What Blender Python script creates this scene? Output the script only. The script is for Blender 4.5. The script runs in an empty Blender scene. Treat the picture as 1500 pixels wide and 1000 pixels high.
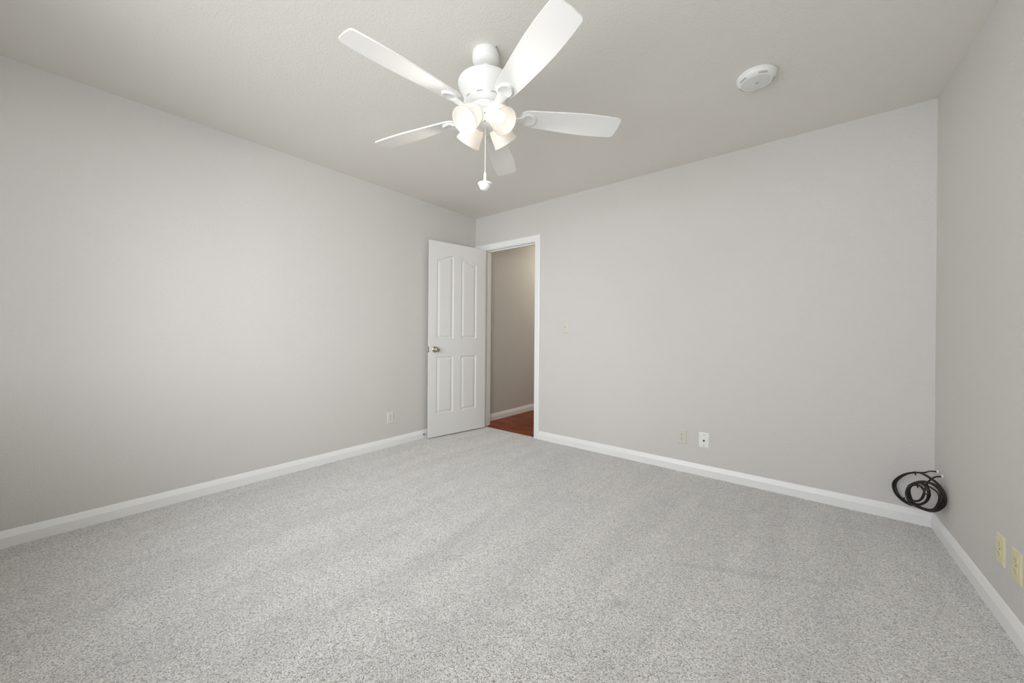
import bpy, bmesh, math, random
from mathutils import Vector, Matrix

random.seed(7)
PI = math.pi
scn = bpy.context.scene
col = scn.collection

# ------------------------------------------------------------------ camera
YAW, PITCH, ROLL = 0.683050, -0.001678, 0.007551
CAM = Vector((3.12243, -3.17370, 1.08527))
cyw, syw = math.cos(YAW), math.sin(YAW)
F = Vector((-syw * math.cos(PITCH), cyw * math.cos(PITCH), math.sin(PITCH)))
R0 = Vector((cyw, syw, 0))
U0 = R0.cross(F)
Rv = R0 * math.cos(ROLL) + U0 * math.sin(ROLL)
Uv = U0 * math.cos(ROLL) - R0 * math.sin(ROLL)
cam_data = bpy.data.cameras.new('camera')
cam = bpy.data.objects.new('camera', cam_data)
col.objects.link(cam)
cam.matrix_world = Matrix(((Rv.x, Uv.x, -F.x, CAM.x), (Rv.y, Uv.y, -F.y, CAM.y),
                           (Rv.z, Uv.z, -F.z, CAM.z), (0, 0, 0, 1)))
cam_data.sensor_width = 36.0
cam_data.sensor_fit = 'HORIZONTAL'
cam_data.lens = 546.078 / 1500 * 36
cam_data.shift_x = 2.582 / 1500
cam_data.shift_y = -10.857 / 1500
cam_data.clip_start = 0.02
scn.camera = cam

# ------------------------------------------------------------------ world, lights, exposure
W, H, K, DEPTH = 3.6617, 2.44, 0.03314, 3.78       # room width, height, right wall splay, depth
world = bpy.data.worlds.new('sky')
scn.world = world
world.use_nodes = True
world.node_tree.nodes['Background'].inputs[0].default_value = (0.80, 0.90, 1.0, 1)
world.node_tree.nodes['Background'].inputs[1].default_value = 0.15
WX0, WX1, WZ0, WZ1 = 0.72, 3.34, 0.85, 2.14      # the window in the wall behind the camera


DAY = (0.95, 0.985, 1.03)


def area_light(name, loc, rot, sx, sy, power, color):
    d = bpy.data.lights.new(name, 'AREA')
    d.shape = 'RECTANGLE'
    d.size, d.size_y, d.energy, d.color = sx, sy, power, color
    o = bpy.data.objects.new(name, d)
    col.objects.link(o)
    o.location, o.rotation_euler = loc, rot
    return o


# daylight through the three sashes of the window; the two turned lamps are fill added for the side walls
YL = -DEPTH - 0.16
for lx, lw, tilt, yaw, spread, watts, dy in ((2.70, 1.2, 0, 0, 180, 30.0, 0.0), (1.15, 1.0, 12, 0, 110, 14.0, 0.0),
                                             (1.80, 1.2, 0, 0, 110, 6.0, 0.0), (2.95, 1.1, 5, 50, 80, 9.0, -0.40),
                                             (0.95, 0.9, -3, -52, 70, 3.2, -0.40)):
    al = area_light('window_daylight_and_fill', (lx, YL + dy, 1.5), (PI / 2 - math.radians(tilt), 0, math.radians(yaw)), lw, 1.2, watts, DAY)
    al.data.spread = math.radians(spread)
hl = bpy.data.lights.new('hall_ceiling_light', 'POINT')
hl.energy, hl.color, hl.shadow_soft_size = 19.0, (1.0, 0.93, 0.84), 0.09
ho = bpy.data.objects.new('hall_ceiling_light', hl)
col.objects.link(ho)
ho.location = (0.62, 1.95, 2.24)

scn.view_settings.view_transform = 'Standard'
scn.view_settings.look = 'None'
scn.view_settings.exposure = -0.02
scn.view_settings.gamma = 1.0
scn.view_settings.use_curve_mapping = False


# ------------------------------------------------------------------ materials
def srgb(r, g, b):
    def f(c):
        c /= 255.0
        return c / 12.92 if c <= 0.04045 else ((c + 0.055) / 1.055) ** 2.4
    return (f(r), f(g), f(b), 1)


class NT:
    def __init__(self, name):
        self.m = bpy.data.materials.new(name)
        self.m.use_nodes = True
        self.t = self.m.node_tree
        self.b = self.t.nodes['Principled BSDF']

    def n(self, kind, **kw):
        x = self.t.nodes.new(kind)
        for k, v in kw.items():
            if k.startswith('i_'):
                x.inputs[k[2:].replace('_', ' ')].default_value = v
            else:
                setattr(x, k, v)
        return x

    def l(self, a, b):
        self.t.links.new(a, b)

    def coords(self):
        return self.n('ShaderNodeTexCoord').outputs['Object']

    def noise(self, vec, scale, detail=2.0, rough=0.5):
        x = self.n('ShaderNodeTexNoise')
        x.inputs['Scale'].default_value = scale
        x.inputs['Detail'].default_value = detail
        x.inputs['Roughness'].default_value = rough
        self.l(vec, x.inputs['Vector'])
        return x.outputs['Fac']

    def maprange(self, val, a, b, c, d, smooth=True):
        x = self.n('ShaderNodeMapRange')
        x.interpolation_type = 'SMOOTHSTEP' if smooth else 'LINEAR'
        for i, v in zip((1, 2, 3, 4), (a, b, c, d)):
            x.inputs[i].default_value = v
        self.l(val, x.inputs[0])
        return x.outputs[0]

    def math(self, op, a, b):
        x = self.n('ShaderNodeMath', operation=op)
        for i, v in enumerate((a, b)):
            if isinstance(v, (int, float)):
                x.inputs[i].default_value = v
            else:
                self.l(v, x.inputs[i])
        return x.outputs[0]

    def mix(self, fac, a, b):
        x = self.n('ShaderNodeMix', data_type='RGBA')
        for sock, v in ((x.inputs[0], fac), (x.inputs[6], a), (x.inputs[7], b)):
            if isinstance(v, (int, float, tuple)):
                sock.default_value = v
            else:
                self.l(v, sock)
        return x.outputs[2]

    def bump(self, height, strength, dist):
        x = self.n('ShaderNodeBump')
        x.inputs['Strength'].default_value = strength
        x.inputs['Distance'].default_value = dist
        self.l(height, x.inputs['Height'])
        self.l(x.outputs[0], self.b.inputs['Normal'])

    def rough(self, v):
        self.b.inputs['Roughness'].default_value = v


def simple(name, color, rough=0.5, metal=0.0, var=0.03, scale=14.0, bump=0.0):
    t = NT(name)
    c = t.coords()
    f = t.noise(c, scale, 3.0)
    lo = tuple(x * (1 - var) for x in color[:3]) + (1,)
    hi = tuple(min(1, x * (1 + var)) for x in color[:3]) + (1,)
    t.l(t.mix(f, lo, hi), t.b.inputs['Base Color'])
    t.rough(rough)
    t.b.inputs['Metallic'].default_value = metal
    if bump:
        t.bump(t.noise(c, 160, 2), bump, 0.001)
    return t.m


def painted(name, color, bump, dist):
    """rolled wall paint over an orange peel texture"""
    t = NT(name)
    c = t.coords()
    big = t.noise(c, 0.9, 3.0)
    lo = tuple(x * 0.975 for x in color[:3]) + (1,)
    hi = tuple(min(1, x * 1.025) for x in color[:3]) + (1,)
    t.l(t.mix(big, lo, hi), t.b.inputs['Base Color'])
    t.rough(0.62)
    n1 = t.maprange(t.noise(c, 105, 2.0, 0.55), 0.38, 0.62, 0, 1)
    t.bump(n1, bump, dist)
    return t.m


PAINT = srgb(212, 209, 205)
M_wall = painted('wall_paint', PAINT, 0.30, 0.0022)
M_ceil = painted('ceiling_paint', srgb(233, 230, 222), 0.20, 0.0022)
M_hall = painted('hall_paint', srgb(204, 200, 192), 0.25, 0.002)
M_trim = simple('trim_white', srgb(240, 240, 238), 0.35, var=0.012)
M_door = simple('door_white', srgb(228, 227, 224), 0.42, var=0.012)
M_fan = simple('fan_white', srgb(240, 240, 236), 0.38, var=0.01)
M_blade = simple('blade_white', srgb(247, 246, 243), 0.48, var=0.01)
M_plastic = simple('white_plastic', srgb(240, 240, 236), 0.32, var=0.01)
M_greyplastic = simple('grey_lens_plastic', srgb(230, 230, 227), 0.35, var=0.015)
M_almondslot = simple('almond_slot', srgb(150, 138, 100), 0.6)
M_slotgrey = simple('vent_slot_plastic', srgb(196, 196, 191), 0.5)
M_ivory = simple('ivory_plastic', srgb(213, 209, 198), 0.35, var=0.015)
M_almond = simple('almond_plastic', srgb(224, 216, 178), 0.35, var=0.015)
M_offwhite = simple('off_white_plastic', srgb(221, 219, 210), 0.35, var=0.012)
M_dark = simple('dark_slot', srgb(38, 36, 32), 0.6)
M_brown = simple('slot_brown', srgb(66, 60, 48), 0.6)
M_nickel = simple('satin_nickel', srgb(178, 172, 158), 0.24, 1.0, var=0.05)
M_rubber = simple('black_rubber', srgb(22, 20, 18), 0.5)
M_cable = simple('black_cable_jacket', srgb(30, 25, 22), 0.36, var=0.2, scale=30)
M_steel = simple('screw_steel', srgb(150, 148, 142), 0.35, 0.9)
M_winframe = simple('window_vinyl', srgb(238, 238, 236), 0.4)

# carpet: speckled loop pile with vacuum strokes, dents and a few stains
t = NT('grey_speckled_carpet')
c = t.coords()
vor = t.n('ShaderNodeTexVoronoi', feature='F1')
vor.inputs['Scale'].default_value = 310
warp = t.n('ShaderNodeTexNoise')
warp.inputs['Scale'].default_value = 90
t.l(c, warp.inputs['Vector'])
va = t.n('ShaderNodeVectorMath', operation='SCALE')
va.inputs['Scale'].default_value = 0.010
t.l(warp.outputs['Color'], va.inputs[0])
vb = t.n('ShaderNodeVectorMath', operation='ADD')
t.l(c, vb.inputs[0])
t.l(va.outputs[0], vb.inputs[1])
t.l(vb.outputs[0], vor.inputs['Vector'])
cell = t.n('ShaderNodeSeparateColor')
t.l(vor.outputs['Color'], cell.inputs[0])
ramp = t.n('ShaderNodeValToRGB')
er = ramp.color_ramp
er.elements[0].position, er.elements[0].color = 0.0, srgb(108, 104, 98)
er.elements[1].position, er.elements[1].color = 1.0, srgb(252, 251, 248)
for pos, cc in ((0.22, srgb(182, 178, 172)), (0.50, srgb(218, 215, 210)), (0.82, srgb(238, 236, 231))):
    e = er.elements.new(pos)
    e.color = cc
t.l(cell.outputs[0], ramp.inputs[0])
# vacuum strokes lie along the length of the room
mp = t.n('ShaderNodeMapping')
mp.inputs['Scale'].default_value = (5.2, 0.75, 1)
mp.inputs['Rotation'].default_value = (0, 0, math.radians(-8))
t.l(c, mp.inputs['Vector'])
strokes = t.maprange(t.noise(mp.outputs[0], 1.0, 3.0, 0.6), 0.36, 0.62, 0.915, 1.03)
blot = t.maprange(t.noise(c, 9.0, 3.0, 0.6), 0.34, 0.6, 0.95, 1.02)
fac = t.math('MULTIPLY', strokes, blot)


def carpet_mark(cx, cy, rx, ry, ang, amount):
    m = t.n('ShaderNodeMapping', vector_type='TEXTURE')
    m.inputs['Location'].default_value = (cx, cy, 0)
    m.inputs['Rotation'].default_value = (0, 0, ang)
    m.inputs['Scale'].default_value = (rx, ry, 1)
    t.l(vb.outputs[0], m.inputs['Vector'])
    ln = t.n('ShaderNodeVectorMath', operation='LENGTH')
    t.l(m.outputs[0], ln.inputs[0])
    return t.maprange(ln.outputs['Value'], 0.35, 1.05, 1 - amount, 1)


for a in ((2.53, -1.72, 0.045, 0.035, 0.3, 0.17), (1.161, -1.663, 0.05, 0.025, 0.9, 0.20),
          (1.58, -2.608, 0.09, 0.06, 0.2, 0.10), (2.92, -1.155, 0.46, 0.028, math.atan2(0.42, 0.82), 0.13),
          (1.66, -1.80, 0.055, 0.46, math.radians(8), 0.09), (1.40, -2.07, 0.04, 0.22, math.radians(4), 0.10),
          (2.86, -0.42, 0.04, 0.03, 0, 0.12), (1.75, -0.55, 0.06, 0.025, 0.5, 0.08)):
    fac = t.math('MULTIPLY', fac, carpet_mark(*a))
vm = t.n('ShaderNodeVectorMath', operation='SCALE')
t.l(ramp.outputs[0], vm.inputs[0])
t.l(fac, vm.inputs['Scale'])
t.l(vm.outputs[0], t.b.inputs['Base Color'])
t.rough(0.95)
t.b.inputs['Specular IOR Level'].default_value = 0.1
t.b.inputs['Sheen Weight'].default_value = 1.0
t.b.inputs['Sheen Roughness'].default_value = 0.45
hgt = t.math('ADD', t.math('MULTIPLY', vor.outputs['Distance'], -1.0), t.math('MULTIPLY', t.noise(c, 420, 2), 0.5))
t.bump(hgt, 0.7, 0.006)
M_carpet = t.m

# red-brown plank floor of the hall; the planks run along x
t = NT('cherry_wood_planks')
c = t.coords()
br = t.n('ShaderNodeTexBrick')
br.offset = 0.37
br.inputs['Scale'].default_value = 1.0
br.inputs['Brick Width'].default_value = 1.1
br.inputs['Row Height'].default_value = 0.105
br.inputs['Mortar Size'].default_value = 0.0016
br.inputs['Color1'].default_value = srgb(128, 54, 20)
br.inputs['Color2'].default_value = srgb(92, 34, 13)
br.inputs['Mortar'].default_value = srgb(44, 16, 10)
t.l(c, br.inputs['Vector'])
mp = t.n('ShaderNodeMapping')
mp.inputs['Scale'].default_value = (3.0, 42.0, 1)
t.l(c, mp.inputs['Vector'])
gr = t.maprange(t.noise(mp.outputs[0], 1.0, 5.0, 0.6), 0.3, 0.7, 0.0, 1.0)
t.l(t.mix(gr, br.outputs['Color'], srgb(166, 80, 32)), t.b.inputs['Base Color'])
t.t.nodes[-1].inputs[0].default_value = 0.5
dk = t.n('ShaderNodeVectorMath', operation='SCALE')
t.l(t.t.links[-1].from_socket, dk.inputs[0])
t.l(t.maprange(gr, 0, 1, 0.55, 1.0), dk.inputs['Scale'])
t.l(dk.outputs[0], t.b.inputs['Base Color'])
t.rough(0.42)
t.b.inputs['Specular IOR Level'].default_value = 0.2
M_wood = t.m

# frosted glass of the fan's lamp shades
t = NT('frosted_white_glass')
tr = t.n('ShaderNodeBsdfTranslucent')
tr.inputs[0].default_value = (1.0, 0.97, 0.93, 1)
mx = t.n('ShaderNodeMixShader')
mx.inputs[0].default_value = 0.55
t.b.inputs['Base Color'].default_value = (0.93, 0.92, 0.90, 1)
t.rough(0.3)
t.bump(t.noise(t.coords(), 60, 2), 0.05, 0.001)
t.l(t.b.outputs[0], mx.inputs[1])
t.l(tr.outputs[0], mx.inputs[2])
t.l(mx.outputs[0], t.t.nodes['Material Output'].inputs[0])
M_shade = t.m

t = NT('lit_bulb')
t.b.inputs['Base Color'].default_value = (1, 1, 1, 1)
t.b.inputs['Emission Color'].default_value = (1.0, 0.93, 0.83, 1)
t.b.inputs['Emission Strength'].default_value = 2.0
M_bulb = t.m

t = NT('window_glass')
t.b.inputs['Transmission Weight'].default_value = 1.0
t.b.inputs['IOR'].default_value = 1.01
t.rough(0.0)
M_glass = t.m


# ------------------------------------------------------------------ helpers
def obj(name, bm, mat, parent=None, smooth=False, angle=35):
    bmesh.ops.recalc_face_normals(bm, faces=bm.faces)
    me = bpy.data.meshes.new(name)
    if smooth:
        for f in bm.faces:
            f.smooth = True
        for e in bm.edges:
            if len(e.link_faces) == 2 and e.calc_face_angle(0) > math.radians(angle):
                e.smooth = False
    bm.to_mesh(me)
    bm.free()
    me.materials.append(mat)
    o = bpy.data.objects.new(name, me)
    col.objects.link(o)
    if parent:
        o.parent = parent
    return o


def empty(name, loc, rotz=0.0):
    o = bpy.data.objects.new(name, None)
    o.empty_display_size = 0.05
    col.objects.link(o)
    o.location = loc
    o.rotation_euler = (0, 0, rotz)
    return o


def tag(o, label, cat, group=None, kind=None):
    o['label'], o['category'] = label, cat
    if group:
        o['group'] = group
    if kind:
        o['kind'] = kind
    return o


def struct(o, label, cat):
    return tag(o, label, cat, kind='structure')


def BM():
    return bmesh.new()


def box(bm, x0, x1, y0, y1, z0, z1, bev=0.0, seg=2):
    r = bmesh.ops.create_cube(bm, size=1.0)
    vs = r['verts']
    for v in vs:
        v.co = Vector((x0 + (v.co.x + .5) * (x1 - x0), y0 + (v.co.y + .5) * (y1 - y0), z0 + (v.co.z + .5) * (z1 - z0)))
    if bev:
        es = list({e for v in vs for e in v.link_edges})
        bmesh.ops.bevel(bm, geom=es, offset=bev, segments=seg, profile=0.5, affect='EDGES')
    return bm


def prism(bm, pts, fn, d0, d1):
    """extrude a 2D outline; fn(u, v, d) gives the 3D point"""
    a = [bm.verts.new(fn(u, v, d0)) for u, v in pts]
    b = [bm.verts.new(fn(u, v, d1)) for u, v in pts]
    n = len(pts)
    bm.faces.new(a)
    bm.faces.new(list(reversed(b)))
    for i in range(n):
        j = (i + 1) % n
        bm.faces.new((a[j], a[i], b[i], b[j]))
    return bm


def lathe(bm, prof, origin=(0, 0, 0), axis=(0, 0, 1), seg=48, closed=False):
    """revolve (radius, height) pairs about an axis"""
    ax = Vector(axis).normalized()
    t1 = ax.orthogonal().normalized()
    t2 = ax.cross(t1)
    o = Vector(origin)
    rings = []
    for r, h in prof:
        if r < 1e-6:
            rings.append([bm.verts.new(o + ax * h)])
        else:
            rings.append([bm.verts.new(o + ax * h + (t1 * math.cos(2 * PI * k / seg) + t2 * math.sin(2 * PI * k / seg)) * r)
                          for k in range(seg)])
    pairs = list(zip(rings[:-1], rings[1:]))
    if closed:
        pairs.append((rings[-1], rings[0]))
    for a, b in pairs:
        for k in range(seg):
            k2 = (k + 1) % seg
            if len(a) == 1 and len(b) == 1:
                continue
            if len(a) == 1:
                bm.faces.new((a[0], b[k], b[k2]))
            elif len(b) == 1:
                bm.faces.new((a[k], a[k2], b[0]))
            else:
                bm.faces.new((a[k], a[k2], b[k2], b[k]))
    if not closed:
        for ring in (rings[0], rings[-1]):
            if len(ring) > 1:
                bm.faces.new(ring)
    return bm


def tube(bm, pts, r, seg=10):
    """sweep a circle along a path (parallel transport)"""
    pts = [Vector(q) for q in pts]
    n = len(pts)
    tang = [(pts[min(i + 1, n - 1)] - pts[max(i - 1, 0)]).normalized() for i in range(n)]
    nrm = tang[0].orthogonal().normalized()
    rings = []
    for i in range(n):
        nrm = (nrm - tang[i] * nrm.dot(tang[i])).normalized()
        bn = tang[i].cross(nrm)
        rr = r[i] if isinstance(r, (list, tuple)) else r
        rings.append([bm.verts.new(pts[i] + (nrm * math.cos(2 * PI * k / seg) + bn * math.sin(2 * PI * k / seg)) * rr)
                      for k in range(seg)])
    for a, b in zip(rings[:-1], rings[1:]):
        for k in range(seg):
            k2 = (k + 1) % seg
            bm.faces.new((a[k], a[k2], b[k2], b[k]))
    bm.faces.new(rings[0])
    bm.faces.new(rings[-1])
    return bm


def xr(y):
    """inner face of the right wall at depth y"""
    return W - K * y


# ------------------------------------------------------------------ the room
YR = -DEPTH
XRr = xr(YR)
bm = BM()
prism(bm, [(0, 0.018), (W, 0.018), (W, 0.018), (XRr, YR), (0, YR)][:2] + [(XRr, YR), (0, YR)], lambda u, v, d: (u, v, d), -0.05, 0.0)
o = obj('floor', bm, M_carpet)
struct(o, 'light grey speckled wall to wall carpet with vacuum strokes and small stains', 'floor')

bm = BM()
prism(bm, [(-0.1, 0.115), (W + 0.1, 0.115), (XRr + 0.1, YR - 0.12), (-0.1, YR - 0.12)], lambda u, v, d: (u, v, d), H, H + 0.1)
struct(obj('ceiling', bm, M_ceil), 'lightly textured grey painted ceiling above the room', 'ceiling')

bm = box(BM(), -0.1, 0.0, YR - 0.12, 0.115, -0.05, H)
struct(obj('wall_left', bm, M_wall), 'pale grey textured wall on the left, brightened by daylight', 'wall')

JL, JR, JT, JB = 0.146, 0.866, 2.040, 0.016        # clear door opening and the thickness of its jamb
bm = BM()
prism(bm, [(0, -0.05), (JL - JB, -0.05), (JL - JB, JT + JB), (JR + JB, JT + JB), (JR + JB, -0.05), (W + 0.1, -0.05), (W + 0.1, H), (0, H)],
      lambda u, v, d: (u, d, v), 0.0, 0.115)
struct(obj('wall_back', bm, M_wall), 'wide pale grey textured wall with the doorway at its left end', 'wall')

bm = BM()
prism(bm, [(W, 0.0), (W + 0.1, 0.0), (XRr + 0.1, YR - 0.12), (XRr, YR - 0.12)], lambda u, v, d: (u, v, d), -0.05, H)
struct(obj('wall_right', bm, M_wall), 'pale grey textured wall along the right edge, with two almond outlets low down', 'wall')

bm = BM()
for a in ((0, WX0, -0.05, H), (WX1, XRr, -0.05, H), (WX0, WX1, -0.05, WZ0), (WX0, WX1, WZ1, H)):
    box(bm, a[0], a[1], YR - 0.12, YR, a[2], a[3])
struct(obj('wall_front', bm, M_wall), 'pale grey wall behind the viewpoint holding the window', 'wall')

bm = BM()
fw = 0.045
for a in ((WX0, WX0 + fw, WZ0, WZ1), (WX1 - fw, WX1, WZ0, WZ1), (WX0 + fw, WX1 - fw, WZ0, WZ0 + fw), (WX0 + fw, WX1 - fw, WZ1 - fw, WZ1),
          (WX0 + (WX1 - WX0) / 3 - 0.025, WX0 + (WX1 - WX0) / 3 + 0.025, WZ0 + fw, WZ1 - fw),
          (WX0 + (WX1 - WX0) * 2 / 3 - 0.025, WX0 + (WX1 - WX0) * 2 / 3 + 0.025, WZ0 + fw, WZ1 - fw)):
    box(bm, a[0], a[1], YR - 0.075, YR - 0.03, a[2], a[3], 0.003, 1)
win = struct(obj('window_1', bm, M_winframe), 'white vinyl three sash window letting daylight in behind the viewpoint', 'window')
obj('window_sill', box(BM(), WX0 - 0.05, WX1 + 0.05, YR - 0.03, YR + 0.04, WZ0 - 0.03, WZ0, 0.004), M_trim, win)

# baseboards: flat board whose upper third slopes back to the wall
BH, BT = 0.0843, 0.014
bprof = [(0, 0), (BT, 0), (BT, 0.051), (0.0132, 0.0535), (0.0048, 0.0800), (0.0022, BH), (0, BH)]


def baseboard(name, p0, p1, inward, label, m0=0.0, m1=0.0):
    p0, p1, n = Vector(p0), Vector(p1), Vector(inward).normalized()
    d = (p1 - p0).normalized()
    bm = BM()
    a = [bm.verts.new((*(p0 + n * u + d * (u * m0)), v)) for u, v in bprof]
    b = [bm.verts.new((*(p1 + n * u - d * (u * m1)), v)) for u, v in bprof]
    bm.faces.new(a)
    bm.faces.new(list(reversed(b)))
    for i in range(len(a)):
        j = (i + 1) % len(a)
        bm.faces.new((a[j], a[i], b[i], b[j]))
    return struct(obj(name, bm, M_trim), label, 'baseboard')


CASR, CAST = 0.936, 2.114                          # outer edges of the door casing
baseboard('baseboard_left', (0, YR), (0, -0.016), (1, 0), 'white baseboard along the foot of the left wall', 1)
baseboard('baseboard_back', (CASR, 0), (W, 0), (0, -1), 'white baseboard from the doorway to the far right corner', 0, 1)
baseboard('baseboard_right', (W, 0), (XRr, YR), (-1, -K), 'white baseboard along the foot of the right wall', 1, 1)
baseboard('baseboard_front', (BT, YR), (XRr - BT, YR), (0, 1), 'white baseboard along the wall behind the viewpoint')

# door casing: moulded board, mitred round the opening (room side)
REV = 0.006
cprof = [(0.0, 0.0), (0.0, 0.009), (0.004, 0.011), (0.020, 0.011), (0.030, 0.013), (0.044, 0.0155), (0.056, 0.0165), (0.062, 0.014), (0.064, 0.011), (0.064, 0.0)]
bm = BM()
IL, IR, IT = JL - REV, JR + REV, JT + REV
cw_l = IL - 0.0005                                 # the left leg is scribed to the corner
paths = []
for u, d in cprof:
    ul = u * cw_l / 0.064
    paths.append([Vector((IL - ul, -d, 0)), Vector((IL - ul, -d, IT + u)), Vector((IR + u, -d, IT + u)), Vector((IR + u, -d, 0))])
vs = [[bm.verts.new(q) for q in pth] for pth in paths]
m = len(vs)
for i in range(m):
    j = (i + 1) % m
    for k in range(3):
        bm.faces.new((vs[i][k], vs[j][k], vs[j][k + 1], vs[i][k + 1]))
bm.faces.new([v[0] for v in vs])
bm.faces.new([v[3] for v in reversed(vs)])
struct(obj('trim_1', bm, M_trim, smooth=True, angle=20), 'white moulded casing round the doorway', 'door casing')

# jamb with its stop moulding
bm = BM()
prism(bm, [(JL - JB, 0), (JL, 0), (JL, JT), (JR, JT), (JR, 0), (JR + JB, 0), (JR + JB, JT + JB), (JL - JB, JT + JB)], lambda u, v, d: (u, d, v), 0.0, 0.115)
st = 0.011
prism(bm, [(JL, 0), (JL + st, 0), (JL + st, JT - st), (JR - st, JT - st), (JR - st, 0), (JR, 0), (JR, JT), (JL, JT)], lambda u, v, d: (u, d, v), 0.040, 0.074)
struct(obj('trim_2', bm, M_trim), 'white door jamb and stop lining the doorway', 'door jamb')

# hall beyond the doorway
HX0, HX1, HY1 = 0.02, 1.10, 3.2
struct(obj('floor_hall', box(BM(), -0.1, HX1, 0.018, HY1, -0.05, 0.0), M_wood), 'reddish brown wood plank floor seen through the doorway', 'floor')
struct(obj('wall_hall_left', box(BM(), HX0 - 0.1, HX0, 0.115, HY1, 0.0, H), M_hall), 'grey hall wall seen through the open doorway', 'wall')
struct(obj('wall_hall_right', box(BM(), HX1, HX1 + 0.1, 0.115, HY1, -0.05, H), M_hall), 'grey wall on the hidden right side of the hall', 'wall')
struct(obj('wall_hall_end', box(BM(), HX0 - 0.1, HX1 + 0.1, HY1, HY1 + 0.1, -0.05, H), M_hall), 'grey wall closing the far end of the hall', 'wall')
struct(obj('ceiling_hall', box(BM(), HX0 - 0.1, HX1 + 0.1, 0.115, HY1 + 0.1, H, H + 0.1), M_ceil), 'grey ceiling of the hall beyond the doorway', 'ceiling')
baseboard('baseboard_hall', (HX0, 0.115), (HX0, HY1), (1, 0), 'white baseboard on the hall wall above the wood floor')

# ------------------------------------------------------------------ the open door
# local frame: x from the free edge (0) to the hinge (DW), y = 0 is the visible face, z up
DW, DTK, DZ0, DZ1 = 0.711, 0.035, 0.012, 2.036
ex = Vector((0.1710, 0.9853, 0)).normalized()
ang = math.atan2(ex.y, ex.x)
door = empty('door_1', (0.2075 - ex.x * DW, -0.042 - ex.y * DW, 0.0), ang)
struct(door, 'white four panel interior door standing open against the left wall corner', 'door')


def arch(x0, x1, zlo, zhi, rising):
    """ogee top edge, listed from x1 back to x0"""
    pts = []
    for k in range(13):
        s = k / 12
        x = x1 + (x0 - x1) * s
        q = 1 - s if rising else s
        pts.append((x, zlo + (zhi - zlo) * (q * q * (3 - 2 * q) * 0.75 + q * 0.25)))
    return pts


PX = ((0.079, 0.283), (0.378, 0.582))


def ring(i, upper, d):
    """outline of a panel moved inwards by d"""
    a, b = PX[i][0] + d, PX[i][1] - d
    if upper:
        return [(a, 1.025 + d), (b, 1.025 + d)] + arch(a, b, 1.848 - d * 0.95, 1.908 - d * 1.25, i == 0)
    return [(a, 0.246 + d), (b, 0.246 + d), (b, 0.838 - d), (a, 0.838 - d)]


PANELS = [(0, True), (0, False), (1, True), (1, False)]


def door_face(bm, y, sgn):
    def face(pts):
        return bm.faces.new([bm.verts.new((u, y, v)) for u, v in pts])

    xs = [0.0, PX[0][0], PX[0][1], PX[1][0], PX[1][1], DW]
    for k in (0, 2, 4):                                # stiles
        face([(xs[k], DZ0), (xs[k + 1], DZ0), (xs[k + 1], DZ1), (xs[k], DZ1)])
    for i, (a, b) in enumerate(PX):                    # rails
        face([(a, DZ0), (b, DZ0), (b, 0.246), (a, 0.246)])
        face([(a, 0.838), (b, 0.838), (b, 1.025), (a, 1.025)])
        top = arch(a, b, 1.848, 1.908, i == 0)
        for q in range(len(top) - 1):
            face([top[q], (top[q][0], DZ1), (top[q + 1][0], DZ1), top[q + 1]])
    loops = [[bm.verts.new((u, y, v)) for u, v in ((0, DZ0), (DW, DZ0), (DW, DZ1), (0, DZ1))]]
    loops += [[bm.verts.new((u, y, v)) for u, v in L] for L in [ring(i, up, 0.0) for i, up in PANELS]]
    for (pi, up), first in zip(PANELS, loops[1:]):
        prev = first
        for off, dep in ((0.005, 0.0065), (0.012, 0.0090), (0.018, 0.0090), (0.036, 0.0016)):
            cur = [bm.verts.new((u, y + sgn * dep, v)) for u, v in ring(pi, up, off)]
            for k in range(len(cur)):
                j = (k + 1) % len(cur)
                bm.faces.new((prev[k], prev[j], cur[j], cur[k]))
            prev = cur
        bm.faces.new(prev)
    return loops[0]


bm = BM()
# the hinge direction (local x) has the room side on -y local when seen from the right
A_ = door_face(bm, 0.0, 1)
B_ = door_face(bm, DTK, -1)
for k in range(4):
    j = (k + 1) % 4
    bm.faces.new((A_[k], A_[j], B_[j], B_[k]))
bmesh.ops.remove_doubles(bm, verts=bm.verts, dist=1e-5)
obj('door_slab', bm, M_door, door)
kz = 0.915
for sgn, y0 in ((-1, 0.0), (1, DTK)):
    bm = BM()
    lathe(bm, [(0.0, 0.0), (0.031, 0.0), (0.032, 0.003), (0.029, 0.007), (0.017, 0.009), (0.0115, 0.013), (0.0105, 0.026), (0.013, 0.031),
               (0.022, 0.036), (0.0265, 0.044), (0.0265, 0.052), (0.022, 0.060), (0.012, 0.064), (0.0, 0.065)],
          (0.060, y0, kz), (0, sgn, 0), 40)
    kn = obj('door_knob', bm, M_nickel, door, smooth=True, angle=50)
    kn['label'] = 'round satin nickel knob'
lp = obj('latch_plate', box(BM(), -0.0022, 0.0, 0.005, DTK - 0.005, kz - 0.029, kz + 0.029, 0.0008, 1), M_nickel, door)
lp['label'] = 'nickel latch plate on the door edge'
obj('latch_bolt', prism(BM(), [(0.010, -0.012), (0.024, -0.002), (0.024, 0.0), (0.010, 0.0)], lambda u, v, d: (v, u, kz + d), -0.009, 0.009), M_nickel, lp)

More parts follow.
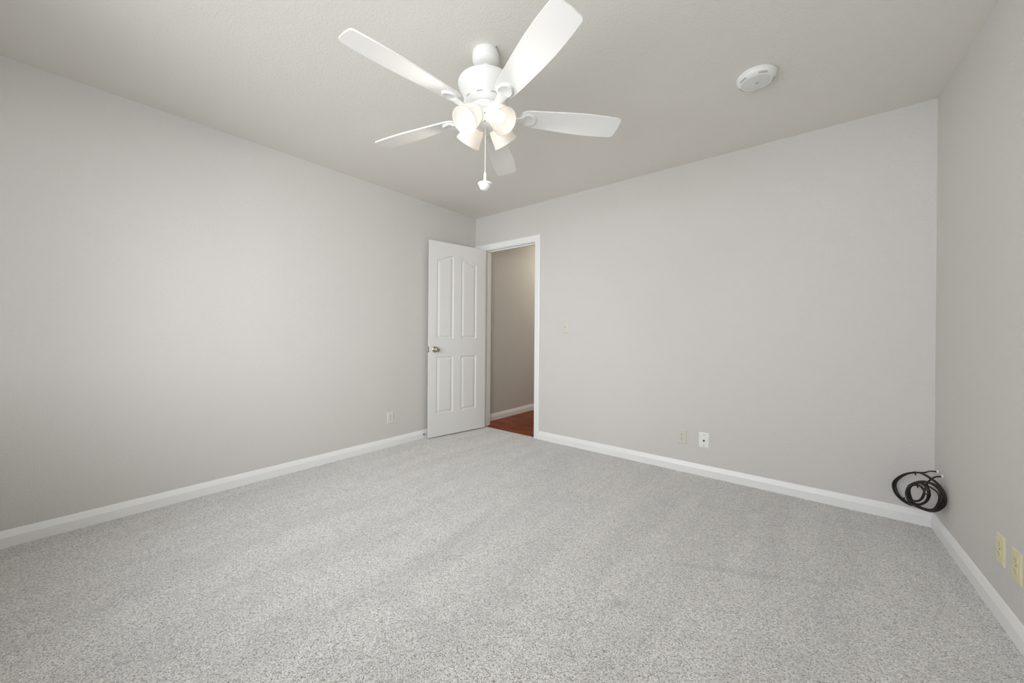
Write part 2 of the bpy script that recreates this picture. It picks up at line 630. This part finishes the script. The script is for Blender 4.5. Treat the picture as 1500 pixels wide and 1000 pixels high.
# ------------------------------------------------------------------ ceiling fan
FC = Vector((1.8820, -1.8505, 0))
fan = empty('ceiling_fan', (FC.x, FC.y, H))
tag(fan, 'white five blade ceiling fan with four lit frosted glass lamps', 'ceiling fan')
z = lambda v: v - H + 0.0115                       # design heights to fan local
obj('canopy', lathe(BM(), [(0.0, 0), (0.064, 0), (0.066, -0.004), (0.066, -0.030), (0.0645, -0.033), (0.0655, -0.036), (0.063, -0.044), (0.055, -0.054), (0.043, -0.061), (0.027, -0.064), (0.0, -0.064)]),
    M_fan, fan, smooth=True)
obj('hanger_ball', lathe(BM(), [(0.0, -0.052), (0.018, -0.054), (0.024, -0.066), (0.019, -0.080), (0.0135, -0.116), (0.0135, -0.150), (0.0, -0.150)], seg=32), M_fan, fan, smooth=True)
bm = lathe(BM(), [(0.0, z(2.290)), (0.040, z(2.290)), (0.060, z(2.287)), (0.122, z(2.285)), (0.131, z(2.282)), (0.134, z(2.275)), (0.131, z(2.264)), (0.118, z(2.236)),
                  (0.107, z(2.215)), (0.1035, z(2.211)), (0.102, z(2.206)), (0.1055, z(2.202)), (0.1055, z(2.176)), (0.100, z(2.167)), (0.086, z(2.160)), (0.0, z(2.160))], seg=64)
mh = obj('motor_housing', bm, M_fan, fan, smooth=True, angle=40)
for k in range(10):
    a = 2 * PI * k / 10 + 0.16
    bm = BM()
    fn = lambda u, v, d: Vector(((0.106 + d) * math.cos(a + u), (0.106 + d) * math.sin(a + u), v))
    prism(bm, [(-0.13, z(2.180)), (-0.065, z(2.180)), (0, z(2.180)), (0.065, z(2.180)), (0.13, z(2.180)),
               (0.13, z(2.187)), (0.065, z(2.187)), (0, z(2.187)), (-0.065, z(2.187)), (-0.13, z(2.187))], fn, -0.004, 0.0003)
    obj('vent_slot', bm, M_slotgrey, mh)
obj('flywheel', lathe(BM(), [(0.0, z(2.160)), (0.078, z(2.160)), (0.086, z(2.156)), (0.088, z(2.140)), (0.080, z(2.132)), (0.062, z(2.130)), (0.0, z(2.130))], seg=56), M_fan, fan, smooth=True, angle=40)
sw = obj('switch_housing', lathe(BM(), [(0.0, z(2.131)), (0.060, z(2.131)), (0.0615, z(2.127)), (0.0615, z(2.118)), (0.058, z(2.110)), (0.056, z(2.090)),
                                        (0.053, z(2.078)), (0.042, z(2.068)), (0.020, z(2.063)), (0.0, z(2.062))], seg=56), M_fan, fan, smooth=True, angle=40)
PH = math.radians(264.63)
ZB = 2.131
PITCHB = math.radians(-12.5)
# blade outline, r along the blade and s across it
half = [(0.168, 0.0), (0.170, 0.020), (0.178, 0.036), (0.192, 0.045), (0.215, 0.0495), (0.30, 0.056), (0.40, 0.0635), (0.49, 0.068), (0.56, 0.0675), (0.617, 0.0655),
        (0.655, 0.0625), (0.667, 0.0600), (0.673, 0.0560), (0.676, 0.0480), (0.678, 0.02), (0.679, 0.0)]
outline = [(r, s) for r, s in half] + [(r, -s) for r, s in reversed(half[1:-1])]


def blade_frame(k):
    a = PH + k * 2 * PI / 5
    u = Vector((math.cos(a), math.sin(a), 0))
    v = Vector((-math.sin(a), math.cos(a), 0))
    v2 = v * math.cos(PITCHB) + Vector((0, 0, 1)) * math.sin(PITCHB)
    return u, v2, u.cross(v2)


for k in range(5):
    u, v, w = blade_frame(k)
    base = Vector((0, 0, z(ZB)))
    P = lambda r, s, d: base + u * r + v * s + w * d
    bm = prism(BM(), outline, P, 0.0, 0.006)
    bl = obj('blade', bm, M_blade, fan, smooth=True, angle=30)
    # blade iron: arm from the flywheel and a shield shaped plate under the blade root
    bm = BM()
    sh = []
    for q in range(24):
        th = 2 * PI * q / 24
        sh.append((0.212 + 0.040 * math.cos(th), (0.036 - 0.004 * math.cos(th)) * math.sin(th)))
    a0 = [bm.verts.new(P(r, s, 0.0)) for r, s in sh]
    a1 = [bm.verts.new(P(r, s, -0.005)) for r, s in sh]
    a2 = [bm.verts.new(P(0.212 + (r - 0.212) * .84, s * .84, -0.009)) for r, s in sh]
    a3 = [bm.verts.new(P(0.212 + (r - 0.212) * .70, s * .70, -0.0065)) for r, s in sh]
    for p_, q_ in ((a0, a1), (a1, a2), (a2, a3)):
        for i in range(24):
            j = (i + 1) % 24
            bm.faces.new((p_[i], p_[j], q_[j], q_[i]))
    bm.faces.new(a3)
    bm.faces.new(a0)
    # arm
    st_ = []
    for i in range(9):
        s_ = i / 8
        r = 0.066 + (0.190 - 0.066) * s_
        wd = 0.024 - 0.009 * math.sin(PI * s_)
        f = s_ * s_ * (3 - 2 * s_)
        flat_v = Vector((-math.sin(PH + k * 2 * PI / 5), math.cos(PH + k * 2 * PI / 5), 0))
        vv = (flat_v * (1 - f) + v * f).normalized()
        cz = z(2.140) * (1 - f) + (z(ZB) - 0.006) * f - 0.012 * math.sin(PI * s_)
        cpt = u * r + Vector((0, 0, cz))
        st_.append([bm.verts.new(cpt + vv * wd * q + Vector((0, 0, dz))) for q, dz in ((-1, -0.003), (-0.6, -0.006), (0.6, -0.006), (1, -0.003), (1, 0.003), (-1, 0.003))])
    for p_, q_ in zip(st_[:-1], st_[1:]):
        for i in range(6):
            j = (i + 1) % 6
            bm.faces.new((p_[i], p_[j], q_[j], q_[i]))
    bm.faces.new(st_[0])
    bm.faces.new(st_[-1])
    obj('blade_iron', bm, M_fan, fan, smooth=True, angle=40)

LAMP_WATTS = 5.2
# four lamps on short arms, aimed out and down
LAMP0 = YAW - PI / 2
for k in range(4):
    a = LAMP0 + math.radians((-42, 42, 135, 225)[k])
    hd = Vector((math.cos(a), math.sin(a), 0))
    ax = (hd * 0.70 + Vector((0, 0, -0.715))).normalized()
    rim = hd * 0.137 + Vector((0, 0, z(2.044)))
    base = rim - ax * 0.112
    arm_pts = [hd * 0.040 + Vector((0, 0, z(2.112))), hd * 0.050 + Vector((0, 0, z(2.114))), base - ax * 0.006, base + ax * 0.010]
    lf = obj('lamp_fitter', lathe(BM(), [(0.0, -0.034), (0.016, -0.034), (0.020, -0.018), (0.030, -0.010), (0.0335, 0.0), (0.0335, 0.014), (0.0, 0.014)], base, ax, 32), M_fan, fan, smooth=True)
    outer = [(0.031, 0.004), (0.036, 0.010), (0.044, 0.024), (0.0505, 0.044), (0.0545, 0.066), (0.0570, 0.086), (0.0600, 0.101), (0.0630, 0.112)]
    inner = [(r - 0.0028, h) for r, h in reversed(outer)]
    obj('lamp_shade', lathe(BM(), outer + inner, base, ax, 48, closed=True), M_shade, lf, smooth=True, angle=60)
    bulb = [(0.0, 0.016), (0.013, 0.016), (0.014, 0.026), (0.017, 0.036), (0.0235, 0.050), (0.0265, 0.063), (0.0245, 0.075), (0.017, 0.085), (0.008, 0.0895), (0.0, 0.0905)]
    b = obj('light_bulb', lathe(BM(), bulb, base, ax, 32), M_bulb, lf, smooth=True, angle=70)
    b['label'] = 'glowing warm white bulb'
    sl = bpy.data.lights.new('lamp_light', 'SPOT')
    sl.energy, sl.color, sl.spot_size, sl.spot_blend, sl.shadow_soft_size = LAMP_WATTS, (1.0, 0.91, 0.79), math.radians(163), 0.45, 0.028
    so = bpy.data.objects.new('lamp_light', sl)
    col.objects.link(so)
    so.parent = fan
    so.location = rim + ax * 0.006
    so.rotation_euler = ax.to_track_quat('-Z', 'Y').to_euler()

# pull chain with its round white fob
cp = Vector((0.0, 0.0, 0.0)) + F.xy.to_3d() * -0.012
bm = BM()
zc0, zc1 = z(2.066), z(1.846)
tube(bm, [cp + Vector((0, 0, zc0)), cp + Vector((0, 0, zc1))], 0.0016, 8)
nb = 46
for i in range(nb):
    zz = zc0 + (zc1 - zc0) * (i + .5) / nb
    bmesh.ops.create_icosphere(bm, subdivisions=1, radius=0.0025, matrix=Matrix.Translation(cp + Vector((0, 0, zz))))
ch = obj('pull_chain', bm, M_fan, fan, smooth=True)
obj('chain_fob', lathe(BM(), [(0.0, z(1.848)), (0.0055, z(1.846)), (0.0062, z(1.842)), (0.0062, z(1.800)), (0.009, z(1.796)), (0.0, z(1.796))],
                       (cp.x, cp.y, 0), seg=24), M_fan, ch, smooth=True)
obj('fob_disc', lathe(BM(), [(0.0, z(1.800)), (0.022, z(1.799)), (0.033, z(1.795)), (0.0345, z(1.791)), (0.0325, z(1.787)), (0.0285, z(1.785)), (0.0275, z(1.778)), (0.0235, z(1.769)), (0.015, z(1.763)), (0.006, z(1.761)), (0.0, z(1.761))],
                      (cp.x, cp.y, 0), seg=40), M_fan, ch, smooth=True)
# screws on the switch housing
for hh, rr in ((2.108, 0.0585), (2.074, 0.050)):
    d = -F.xy.to_3d().normalized()
    obj('screw', lathe(BM(), [(0.0, 0.004), (0.0022, 0.0035), (0.003, 0.0), (0.003, -0.004), (0.0, -0.004)], d * rr + Vector((0, 0, z(hh))), d, 16), M_steel, sw, smooth=True)
# little safety wire beside the canopy
wd = Rv.xy.to_3d().normalized()
obj('safety_wire', tube(BM(), [wd * 0.045 + d * 0.030 + Vector((0, 0, -0.001)), wd * 0.052 + d * 0.052 + Vector((0, 0, -0.004)), wd * 0.066 + d * 0.030 + Vector((0, 0, -0.030)), wd * 0.074 + d * 0.010 + Vector((0, 0, -0.075)),
                               wd * 0.072 + Vector((0, 0, -0.120)), wd * 0.070 + Vector((0, 0, -0.156))], 0.0018, 8), M_steel, fan, smooth=True)

# ------------------------------------------------------------------ smoke detector
sd = empty('smoke_detector', (2.881, -0.855, H))
tag(sd, 'round white smoke detector on the ceiling to the right of the fan', 'smoke detector')
body = obj('body', lathe(BM(), [(0.0, 0.0), (0.088, 0.0), (0.0905, -0.003), (0.0905, -0.010), (0.088, -0.013), (0.0875, -0.018), (0.082, -0.027), (0.070, -0.034), (0.0655, -0.0355), (0.063, -0.034), (0.0, -0.034)], seg=64),
           M_plastic, sd, smooth=True, angle=30)
ds = obj('face_disc', lathe(BM(), [(0.0, -0.033), (0.0625, -0.033), (0.0615, -0.0352), (0.050, -0.0362), (0.0, -0.0372)], seg=56), M_greyplastic, sd, smooth=True)
ds['label'] = 'pale grey centre face'
obj('test_button', lathe(BM(), [(0.0, -0.036), (0.009, -0.0365), (0.0085, -0.0385), (0.0, -0.0392)], (0.004, 0.002, 0), seg=24), M_slotgrey, ds, smooth=True)
for a in (0.35, 1.6, 2.75, 3.95, 5.2):
    bm = BM()
    n = 9
    inn, out = [], []
    for i in range(n):
        th = a + 0.52 * (i / (n - 1) - 0.5)
        inn.append((0.0735, -0.0328, th))
        out.append((0.0815, -0.0279, th))
    g = [[bm.verts.new((r * math.cos(th), r * math.sin(th), zz - 0.0006)) for r, zz, th in row] for row in (inn, out)]
    g2 = [[bm.verts.new((r * math.cos(th), r * math.sin(th), zz + 0.003)) for r, zz, th in row] for row in (inn, out)]
    for i in range(n - 1):
        bm.faces.new((g[0][i], g[0][i + 1], g[1][i + 1], g[1][i]))
        bm.faces.new((g2[0][i], g2[0][i + 1], g2[1][i + 1], g2[1][i]))
        for q in (0, 1):
            bm.faces.new((g[q][i], g[q][i + 1], g2[q][i + 1], g2[q][i]))
    for i in (0, n - 1):
        bm.faces.new((g[0][i], g[1][i], g2[1][i], g2[0][i]))
    obj('vent_slot', bm, M_slotgrey, body)


# ------------------------------------------------------------------ wall plates (local: x across, y out of the wall is -y, z up)
def plate_root(name, loc, rotz, label, cat):
    r = empty(name, loc, rotz)
    tag(r, label, cat)
    return r


def cover(root, mat, w=0.070, h=0.114):
    bm = BM()
    t_ = 0.0055
    a = [bm.verts.new((x, 0, q)) for x, q in ((-w / 2, -h / 2), (w / 2, -h / 2), (w / 2, h / 2), (-w / 2, h / 2))]
    b = [bm.verts.new((x, -0.003, q)) for x, q in ((-w / 2, -h / 2), (w / 2, -h / 2), (w / 2, h / 2), (-w / 2, h / 2))]
    w2, h2 = w - 0.010, h - 0.010
    c_ = [bm.verts.new((x, -t_, q)) for x, q in ((-w2 / 2, -h2 / 2), (w2 / 2, -h2 / 2), (w2 / 2, h2 / 2), (-w2 / 2, h2 / 2))]
    for p_, q_ in ((a, b), (b, c_)):
        for i in range(4):
            j = (i + 1) % 4
            bm.faces.new((p_[i], p_[j], q_[j], q_[i]))
    bm.faces.new(c_)
    bm.faces.new(a)
    return obj('cover_plate', bm, mat, root)


def screw(root, x, zz, mat, y=-0.0055):
    s = obj('screw', lathe(BM(), [(0.0, -0.001), (0.0032, -0.001), (0.003, 0.0008), (0.0, 0.0012)], (x, y, zz), (0, -1, 0), 16), mat, root, smooth=True)
    return s


def duplex(loc, rotz, mat, label, slot=None):
    r = plate_root('wall_outlet', loc, rotz, label, 'outlet')
    cover(r, mat)
    screw(r, 0, 0, M_steel)
    for s in (-1, 1):
        zc = s * 0.0195
        pts = []
        for i in range(32):
            th = 2 * PI * i / 32
            pts.append((0.0172 * math.cos(th), max(-0.0142, min(0.0142, 0.0172 * math.sin(th)))))
        f = obj('receptacle', prism(BM(), pts, lambda u, v, d: (u, d, zc + v), -0.0045, -0.0072), mat, r)
        bm = BM()
        box(bm, -0.0072, -0.0052, -0.0076, -0.0060, zc - 0.0015, zc + 0.0075)
        box(bm, 0.0052, 0.0072, -0.0076, -0.0060, zc - 0.0005, zc + 0.0065)
        lathe(bm, [(0.0, 0.0), (0.0026, 0.0), (0.0026, 0.0016), (0.0, 0.0016)], (0, -0.0060, zc - 0.0075), (0, -1, 0), 14)
        q = obj('slots', bm, slot or M_brown, f)
    return r


duplex((2.313, 0.0, 0.276), 0, M_ivory, 'ivory duplex outlet low on the back wall, left of the white cable plate')
duplex((0.0, -1.138, 0.275), PI / 2, M_offwhite, 'off white duplex outlet low on the left wall near the open door')
ROT_R = -PI / 2 + math.atan(K)
duplex((xr(-0.862), -0.862, 0.268), ROT_R, M_almond, 'almond duplex outlet on the right wall, nearer the corner cable coil', M_almondslot)
duplex((xr(-0.995), -0.995, 0.268), ROT_R, M_almond, 'almond duplex outlet cut by the right edge of the picture', M_almondslot)

r = plate_root('coax_plate', (2.473, 0.0, 0.275), 0, 'bright white cable jack plate low on the back wall', 'cable plate')
cover(r, M_plastic)
screw(r, 0, 0.042, M_steel)
screw(r, 0, -0.042, M_steel)
j = obj('coax_jack', lathe(BM(), [(0.0, 0.0), (0.0068, 0.0), (0.0068, 0.003), (0.0048, 0.003), (0.0048, 0.011), (0.0, 0.011)], (0, -0.0052, -0.003), (0, -1, 0), 24), M_dark, r, smooth=True)
j['label'] = 'dark threaded cable jack'

r = plate_root('light_switch', (1.2365, 0.0, 1.148), 0, 'single ivory toggle light switch on the back wall right of the doorway', 'light switch')
cover(r, M_ivory, 0.070, 0.112)
screw(r, 0, 0.030, M_offwhite)
screw(r, 0, -0.030, M_offwhite)
obj('toggle', prism(BM(), [(-0.005, -0.011), (-0.0065, -0.011), (-0.0065, 0.0), (-0.016, 0.009), (-0.017, 0.013), (-0.012, 0.013), (-0.005, 0.008)],
                    lambda u, v, d: (d, u, v), -0.005, 0.005), M_ivory, r)

# door stop on the left baseboard
dsx = empty('door_stop', (BT, -0.765, 0.046))
tag(dsx, 'small white door stop with black tip on the left baseboard', 'door stop')
obj('base', lathe(BM(), [(0.0, 0.0), (0.010, 0.0), (0.009, 0.004), (0.005, 0.006), (0.0, 0.006)], (0, 0, 0), (1, 0, 0), 20), M_plastic, dsx, smooth=True)
obj('shaft', lathe(BM(), [(0.0, 0.004), (0.0042, 0.004), (0.0042, 0.014), (0.0, 0.014)], (0, 0, 0), (1, 0, 0), 16), M_plastic, dsx, smooth=True)
tp = obj('tip', lathe(BM(), [(0.0, 0.013), (0.0065, 0.013), (0.0065, 0.021), (0.005, 0.023), (0.0, 0.023)], (0, 0, 0), (1, 0, 0), 16), M_rubber, dsx, smooth=True)
tp['label'] = 'black rubber tip'

# ------------------------------------------------------------------ coiled cable in the far right corner
P1, P2 = Vector((3.497, -0.035, 0)), Vector((3.650, -0.230, 0))
eu = (P2 - P1).normalized()
en = Vector((eu.y, -eu.x, 0))                       # towards ... checked below
if en.dot(CAM - P1) < 0:
    en = -en


def CP(u, zz, d):
    return P1 + eu * u + Vector((0, 0, zz)) + en * d


def loop(knots, start, turns, d0, d1, jit=0.03, n=10):
    """wind round a closed ring of (u, z) knots, each turn a little larger or smaller"""
    m_ = len(knots)
    cu = sum(k_[0] for k_ in knots) / m_
    cz = sum(k_[1] for k_ in knots) / m_
    tot = int(m_ * n * turns)
    ph = random.random() * 6
    out = []
    for i in range(tot + 1):
        s_ = start + i / n
        b = int(math.floor(s_))
        f = s_ - b
        q = [knots[(b + o_) % m_] for o_ in (-1, 0, 1, 2)]
        w = (-0.5 * f + f * f - 0.5 * f ** 3, 1 - 2.5 * f * f + 1.5 * f ** 3, 0.5 * f + 2 * f * f - 1.5 * f ** 3, -0.5 * f * f + 0.5 * f ** 3)
        u_ = sum(w_ * k_[0] for w_, k_ in zip(w, q))
        z_ = sum(w_ * k_[1] for w_, k_ in zip(w, q))
        th = 2 * PI * s_ / m_
        g = 1 + jit * (math.sin(0.61 * th + ph) + 0.8 * math.sin(1.37 * th + 2 * ph))
        out.append(CP(cu + (u_ - cu) * g, cz + (z_ - cz) * g, d0 + (d1 - d0) * i / tot))
    return out


def bez(p0, p1, p2, p3, n=14):
    return [p0 * (1 - s) ** 3 + p1 * 3 * s * (1 - s) ** 2 + p2 * 3 * s * s * (1 - s) + p3 * s ** 3 for s in [i / n for i in range(1, n)]]


HOLE1 = Vector((xr(-0.064), -0.064, 0.334))
HOLE2 = Vector((xr(-0.147), -0.147, 0.333))
CR = 0.0041
LARGE = [(0.135, 0.332), (0.058, 0.292), (0.005, 0.227), (0.013, 0.174), (0.06, 0.143), (0.133, 0.138), (0.204, 0.149), (0.255, 0.198), (0.263, 0.254), (0.238, 0.299), (0.193, 0.324)]
MID = [(0.103, 0.228), (0.149, 0.285), (0.209, 0.305), (0.251, 0.286), (0.26, 0.237), (0.23, 0.172), (0.171, 0.152), (0.122, 0.167)]
SMALL = [(0.107, 0.207), (0.125, 0.256), (0.166, 0.291), (0.206, 0.289), (0.222, 0.252), (0.207, 0.205), (0.167, 0.169), (0.125, 0.169)]
INNER = [(0.121, 0.212), (0.136, 0.252), (0.166, 0.277), (0.196, 0.277), (0.210, 0.249), (0.196, 0.211), (0.167, 0.187), (0.136, 0.186)]
raw = {'L': (LARGE, 0.0, 3.4, -0.008, 0.008, 0.020), 'M': (MID, 4.0, 3.3, 0.030, 0.010, 0.030),
       'S': (SMALL, 1.0, 3.2, 0.044, 0.032, 0.035), 'I': (INNER, 4.4, 2.6, 0.056, 0.046, 0.035)}
wound = {k_: loop(*v_) for k_, v_ in raw.items()}
bigl = wound['L']
midl, sml, inl = (list(reversed(wound[k_])) for k_ in 'MSI')
path = [HOLE1 + Vector((0.004, 0, 0)), HOLE1]
tg = (bigl[1] - bigl[0]).normalized()
path += bez(HOLE1, HOLE1 + Vector((-0.05, 0.0, 0.0)), bigl[0] - tg * 0.05, bigl[0])
path += bigl
for nxt in (midl, sml, inl):
    t0, t1 = (path[-1] - path[-2]).normalized(), (nxt[1] - nxt[0]).normalized()
    dd = max(0.03, (nxt[0] - path[-1]).length * 0.5)
    path += bez(path[-1], path[-1] + t0 * dd, nxt[0] - t1 * dd, nxt[0], 18)
    path += nxt
t0 = (path[-1] - path[-2]).normalized()
path += bez(path[-1], path[-1] + t0 * 0.06, HOLE2 + Vector((-0.06, -0.01, -0.004)), HOLE2, 18)
path += [HOLE2, HOLE2 + Vector((0.004, 0, 0))]
coil = obj('cable_coil', tube(BM(), path, CR, 8), M_cable, smooth=True, angle=70)
tag(coil, 'coil of black cable hanging in the far right corner above the baseboard', 'cable')


def tie(which, at):
    """a black cable tie round the strands at one place, with its cut tail pointing into the coil"""
    pts, dirs, ctr = [], [], Vector((0, 0, 0))
    for w_ in which:
        knots, start = raw[w_][0], raw[w_][1]
        m_ = len(knots)
        for i, q in enumerate(wound[w_][:-1]):
            if abs(((start + i / 10.0) - at[w_]) % m_) < 0.049 or abs(((start + i / 10.0) - at[w_]) % m_ - m_) < 0.049:
                pts.append(q)
                dirs.append((wound[w_][i + 1] - q).normalized())
        ctr += sum(wound[w_], Vector((0, 0, 0))) / len(wound[w_]) / len(which)
    c0 = sum(pts, Vector((0, 0, 0))) / len(pts)
    tg_ = sum(dirs, Vector((0, 0, 0))).normalized()
    a_ = (ctr - c0)
    a_ = (a_ - tg_ * a_.dot(tg_)).normalized()
    b_ = tg_.cross(a_)
    ra = max(abs((q - c0).dot(a_)) for q in pts) + CR + 0.0006
    rb = max(abs((q - c0).dot(b_)) for q in pts) + CR + 0.0006
    bm = BM()
    rows = []
    for sc, off in ((1.0, -0.0022), (1.0, 0.0022), (1.0, 0.0022), (1.0, -0.0022)):
        ex_ = 0.0011 if len(rows) >= 2 else 0.0
        rows.append([bm.verts.new(c0 + a_ * (ra + ex_) * math.cos(2 * PI * i / 24) + b_ * (rb + ex_) * math.sin(2 * PI * i / 24) + tg_ * off) for i in range(24)])
    for r_ in range(4):
        p_, q_ = rows[r_], rows[(r_ + 1) % 4]
        for i in range(24):
            k = (i + 1) % 24
            bm.faces.new((p_[i], p_[k], q_[k], q_[i]))
    tube(bm, [c0 + a_ * (ra - 0.001), c0 + a_ * (ra + 0.004), c0 + a_ * (ra + 0.009) + tg_ * 0.002], 0.0030, 8)
    return obj('cable_tie', bm, M_rubber, coil, smooth=True, angle=50)


tie('L', {'L': 0.3})
tie('L', {'L': 3.9})
tie('I', {'I': 2.3})
tie('S', {'S': 4.2})
tie('I', {'I': 7.2})

for hp, lab in ((HOLE1, 'white wall grommet round the upper cable end, nearer the back wall'), (HOLE2, 'white wall grommet round the second cable end, nearer the right')):
    g = obj('cable_grommet', lathe(BM(), [(0.0045, 0.0), (0.0095, 0.0), (0.009, 0.002), (0.006, 0.005), (0.0045, 0.006)], hp, (-1, -K, 0), 24, closed=True), M_plastic, smooth=True)
    tag(g, lab, 'cable grommet')
